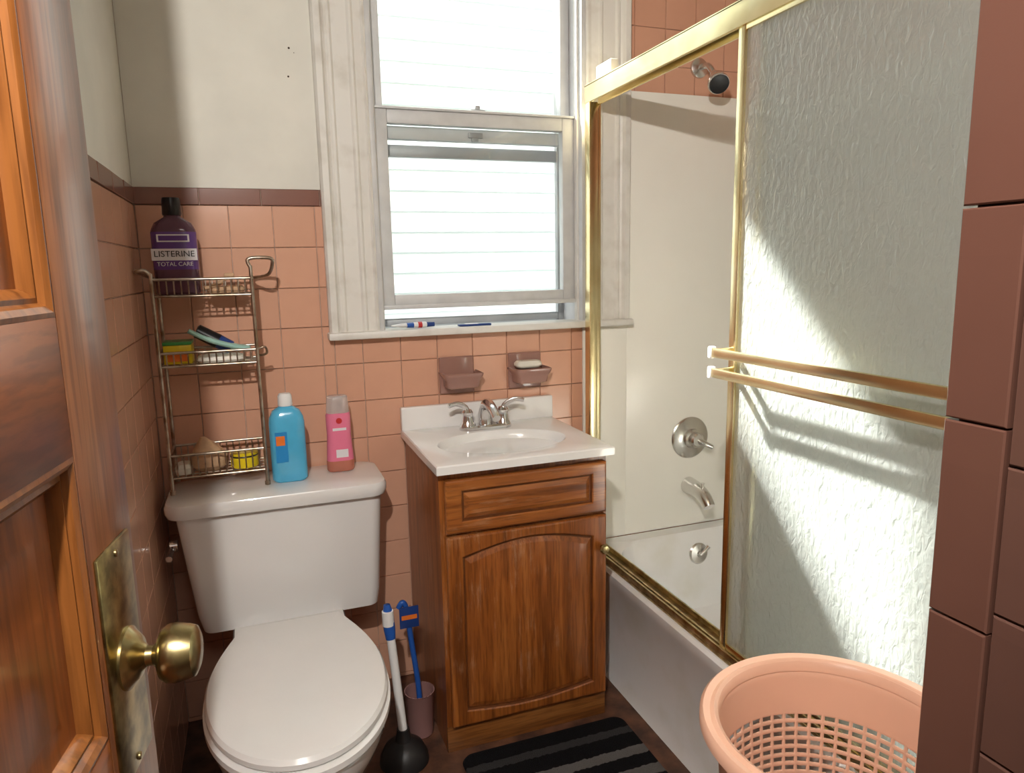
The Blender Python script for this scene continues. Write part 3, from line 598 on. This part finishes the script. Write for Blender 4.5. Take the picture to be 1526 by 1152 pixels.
# ---------------------------------------------------------------- PLUNGER, BRUSH
e=empty('toilet_plunger',(.275,1.69,.2))
lathe('rubber_cup',[(.060,0),(.064,.004),(.062,.02),(.050,.045),(.034,.058),(.022,.064),(.018,.08),(.016,.095),(0,.095)],'rubber',e,(.283,1.662,0),n=36)
tube('handle',[(.283,1.662,.09),(.268,1.690,.34)],[.0115,.011],'white',e,n=16)
tube('grip',[(.268,1.690,.335),(.2665,1.693,.36),(.265,1.697,.40),(.264,1.700,.425)],[.0125,.015,.0145,.008],'blue',e,n=16)
tube('grip_end',[(.2645,1.6935,.372),(.264,1.6935,.41)],[.0152,.0148],'white',e,n=16)
e=empty('toilet_brush_holder',(.350,1.755,.06))
lathe('cup',[(.030,0),(.034,.003),(.040,.125),(.042,.128),(.039,.128),(.033,.010),(0,.008)],'cup',e,(.350,1.762,0),n=32)
lathe('bristles',[(.006,.02),(.027,.03),(.028,.085),(.010,.10)],'white',e,(.350,1.762,0),n=24)
tube('handle',smoothpath([(.350,1.762,.09),(.347,1.765,.16),(.335,1.77,.28),(.328,1.775,.36),(.318,1.775,.385),(.306,1.775,.37)],6),.0075,'blue',e,n=12)
box('paper_tag',(.306,.358,1.763,1.767,.315,.375),'bluedk',e,bev=.001)
box('tag_print',(.311,.353,1.7615,1.7628,.34,.352),'orange',e)
bm=bmesh.new()
addloft(bm,[rrect(.655,1.31,a,b,.03,z,6) for a,b,z in ((.232,.298,.0),(.236,.302,.006),(.232,.298,.014),(.2,.26,.0145))])
fin('bath_rug',bm,'rug')
# ---------------------------------------------------------------- LAUNDRY BASKET
bcx,bcy,bh,br=.748,.708,.612,.178
lb=empty('laundry_basket',(bcx,bcy,.3)); n=48
bm=bmesh.new()
def rad(z): return br*(.74+.26*(z/bh))-.007
def cp(a,z): return Vector((bcx+rad(z)*math.cos(a),bcy+rad(z)*math.sin(a),z+.004))
hz0,hz1,rows=.045,.515,31
zsb=[0,.02,hz0]+[hz0+(hz1-hz0)*k/rows for k in range(1,rows+1)]+[.54,.575,.605]
for i in range(len(zsb)-1):
    z0,z1=zsb[i],zsb[i+1]; hole=(z0>=hz0-1e-6 and z1<=hz1+1e-6)
    for k in range(n):
        a0,a1=2*math.pi*k/n,2*math.pi*(k+1)/n
        if not hole:
            bm.faces.new([bm.verts.new(cp(a,z)) for a,z in ((a0,z0),(a1,z0),(a1,z1),(a0,z1))]); continue
        am=(a1-a0)*.13; zm=(z1-z0)*.21
        o4=[bm.verts.new(cp(a,z)) for a,z in ((a0,z0),(a1,z0),(a1,z1),(a0,z1))]
        i4=[bm.verts.new(cp(a,z)) for a,z in ((a0+am,z0+zm),(a1-am,z0+zm),(a1-am,z1-zm),(a0+am,z1-zm))]
        for j in range(4): bm.faces.new((o4[j],o4[(j+1)%4],i4[(j+1)%4],i4[j]))
bm.faces.new([bm.verts.new(cp(2*math.pi*k/n,0)) for k in range(n)])
bmesh.ops.remove_doubles(bm,verts=bm.verts[:],dist=.0002)
o=fin('perforated_body',bm,'peach',lb,40)
sm=o.modifiers.new('thickness','SOLIDIFY'); sm.thickness=.003; sm.offset=0
def rimring(r,z): return [(bcx+r*math.cos(2*math.pi*k/72),bcy+r*math.sin(2*math.pi*k/72),z) for k in range(72)]
loft('rim',[rimring(br-.012,bh-.020),rimring(br-.006,bh-.020),rimring(br-.003,bh-.008),rimring(br+.012,bh-.010),rimring(br+.014,bh-.020),rimring(br+.017,bh-.020),rimring(br+.017,bh-.006),rimring(br+.012,bh-.001),rimring(br+.002,bh-.004),rimring(br-.004,bh+.000),rimring(br-.010,bh-.004),rimring(br-.012,bh-.020)],'peach',lb,cap0=False,cap1=False,smooth=50)
# ---------------------------------------------------------------- LIGHTS / WORLD
w=bpy.data.worlds.new('world'); sc.world=w; w.use_nodes=True
bg=w.node_tree.nodes['Background']; bg.inputs[0].default_value=(.95,.975,1,1); bg.inputs[1].default_value=4.2
s=bpy.data.lights.new('sun','SUN'); s.energy=66; s.angle=math.radians(1.8); s.color=(1,.965,.90)
so=bpy.data.objects.new('sun',s); COL.objects.link(so)
so.rotation_euler=Vector((.43,-1,-1)).to_track_quat('-Z','Y').to_euler()
f=bpy.data.lights.new('doorway_lamp','SPOT'); f.energy=92; f.shadow_soft_size=.018; f.color=(1,.95,.88); f.spot_size=math.radians(108); f.spot_blend=.5
fo=bpy.data.objects.new('doorway_lamp',f); COL.objects.link(fo); fo.location=(-.140,-.05,1.92)
fo.rotation_euler=Vector((.32,1,-.48)).to_track_quat('-Z','Y').to_euler()
h=bpy.data.lights.new('hall_fill_light','AREA'); h.energy=16; h.size=.8; h.color=(1,.94,.86)  # added soft fill light in the unseen hall, not a known fixture
ho=bpy.data.objects.new('hall_fill_light',h); COL.objects.link(ho); ho.location=(.1,-.9,2.5)
# ---------------------------------------------------------------- CAMERA
c=bpy.data.cameras.new('camera'); c.sensor_width=36; c.lens=1053/1526*36; c.clip_start=.02
co=bpy.data.objects.new('camera',c); COL.objects.link(co)
r=Vector((.9388,-.344,-.0197)).normalized(); fw=Vector((.3359,.9268,-.1674)).normalized()
u=r.cross(fw).normalized(); r=fw.cross(u).normalized()
m=Matrix(((r.x,u.x,-fw.x),(r.y,u.y,-fw.y),(r.z,u.z,-fw.z)))
co.matrix_world=Matrix.Translation((0,0,1.27))@m.to_4x4()
sc.camera=co
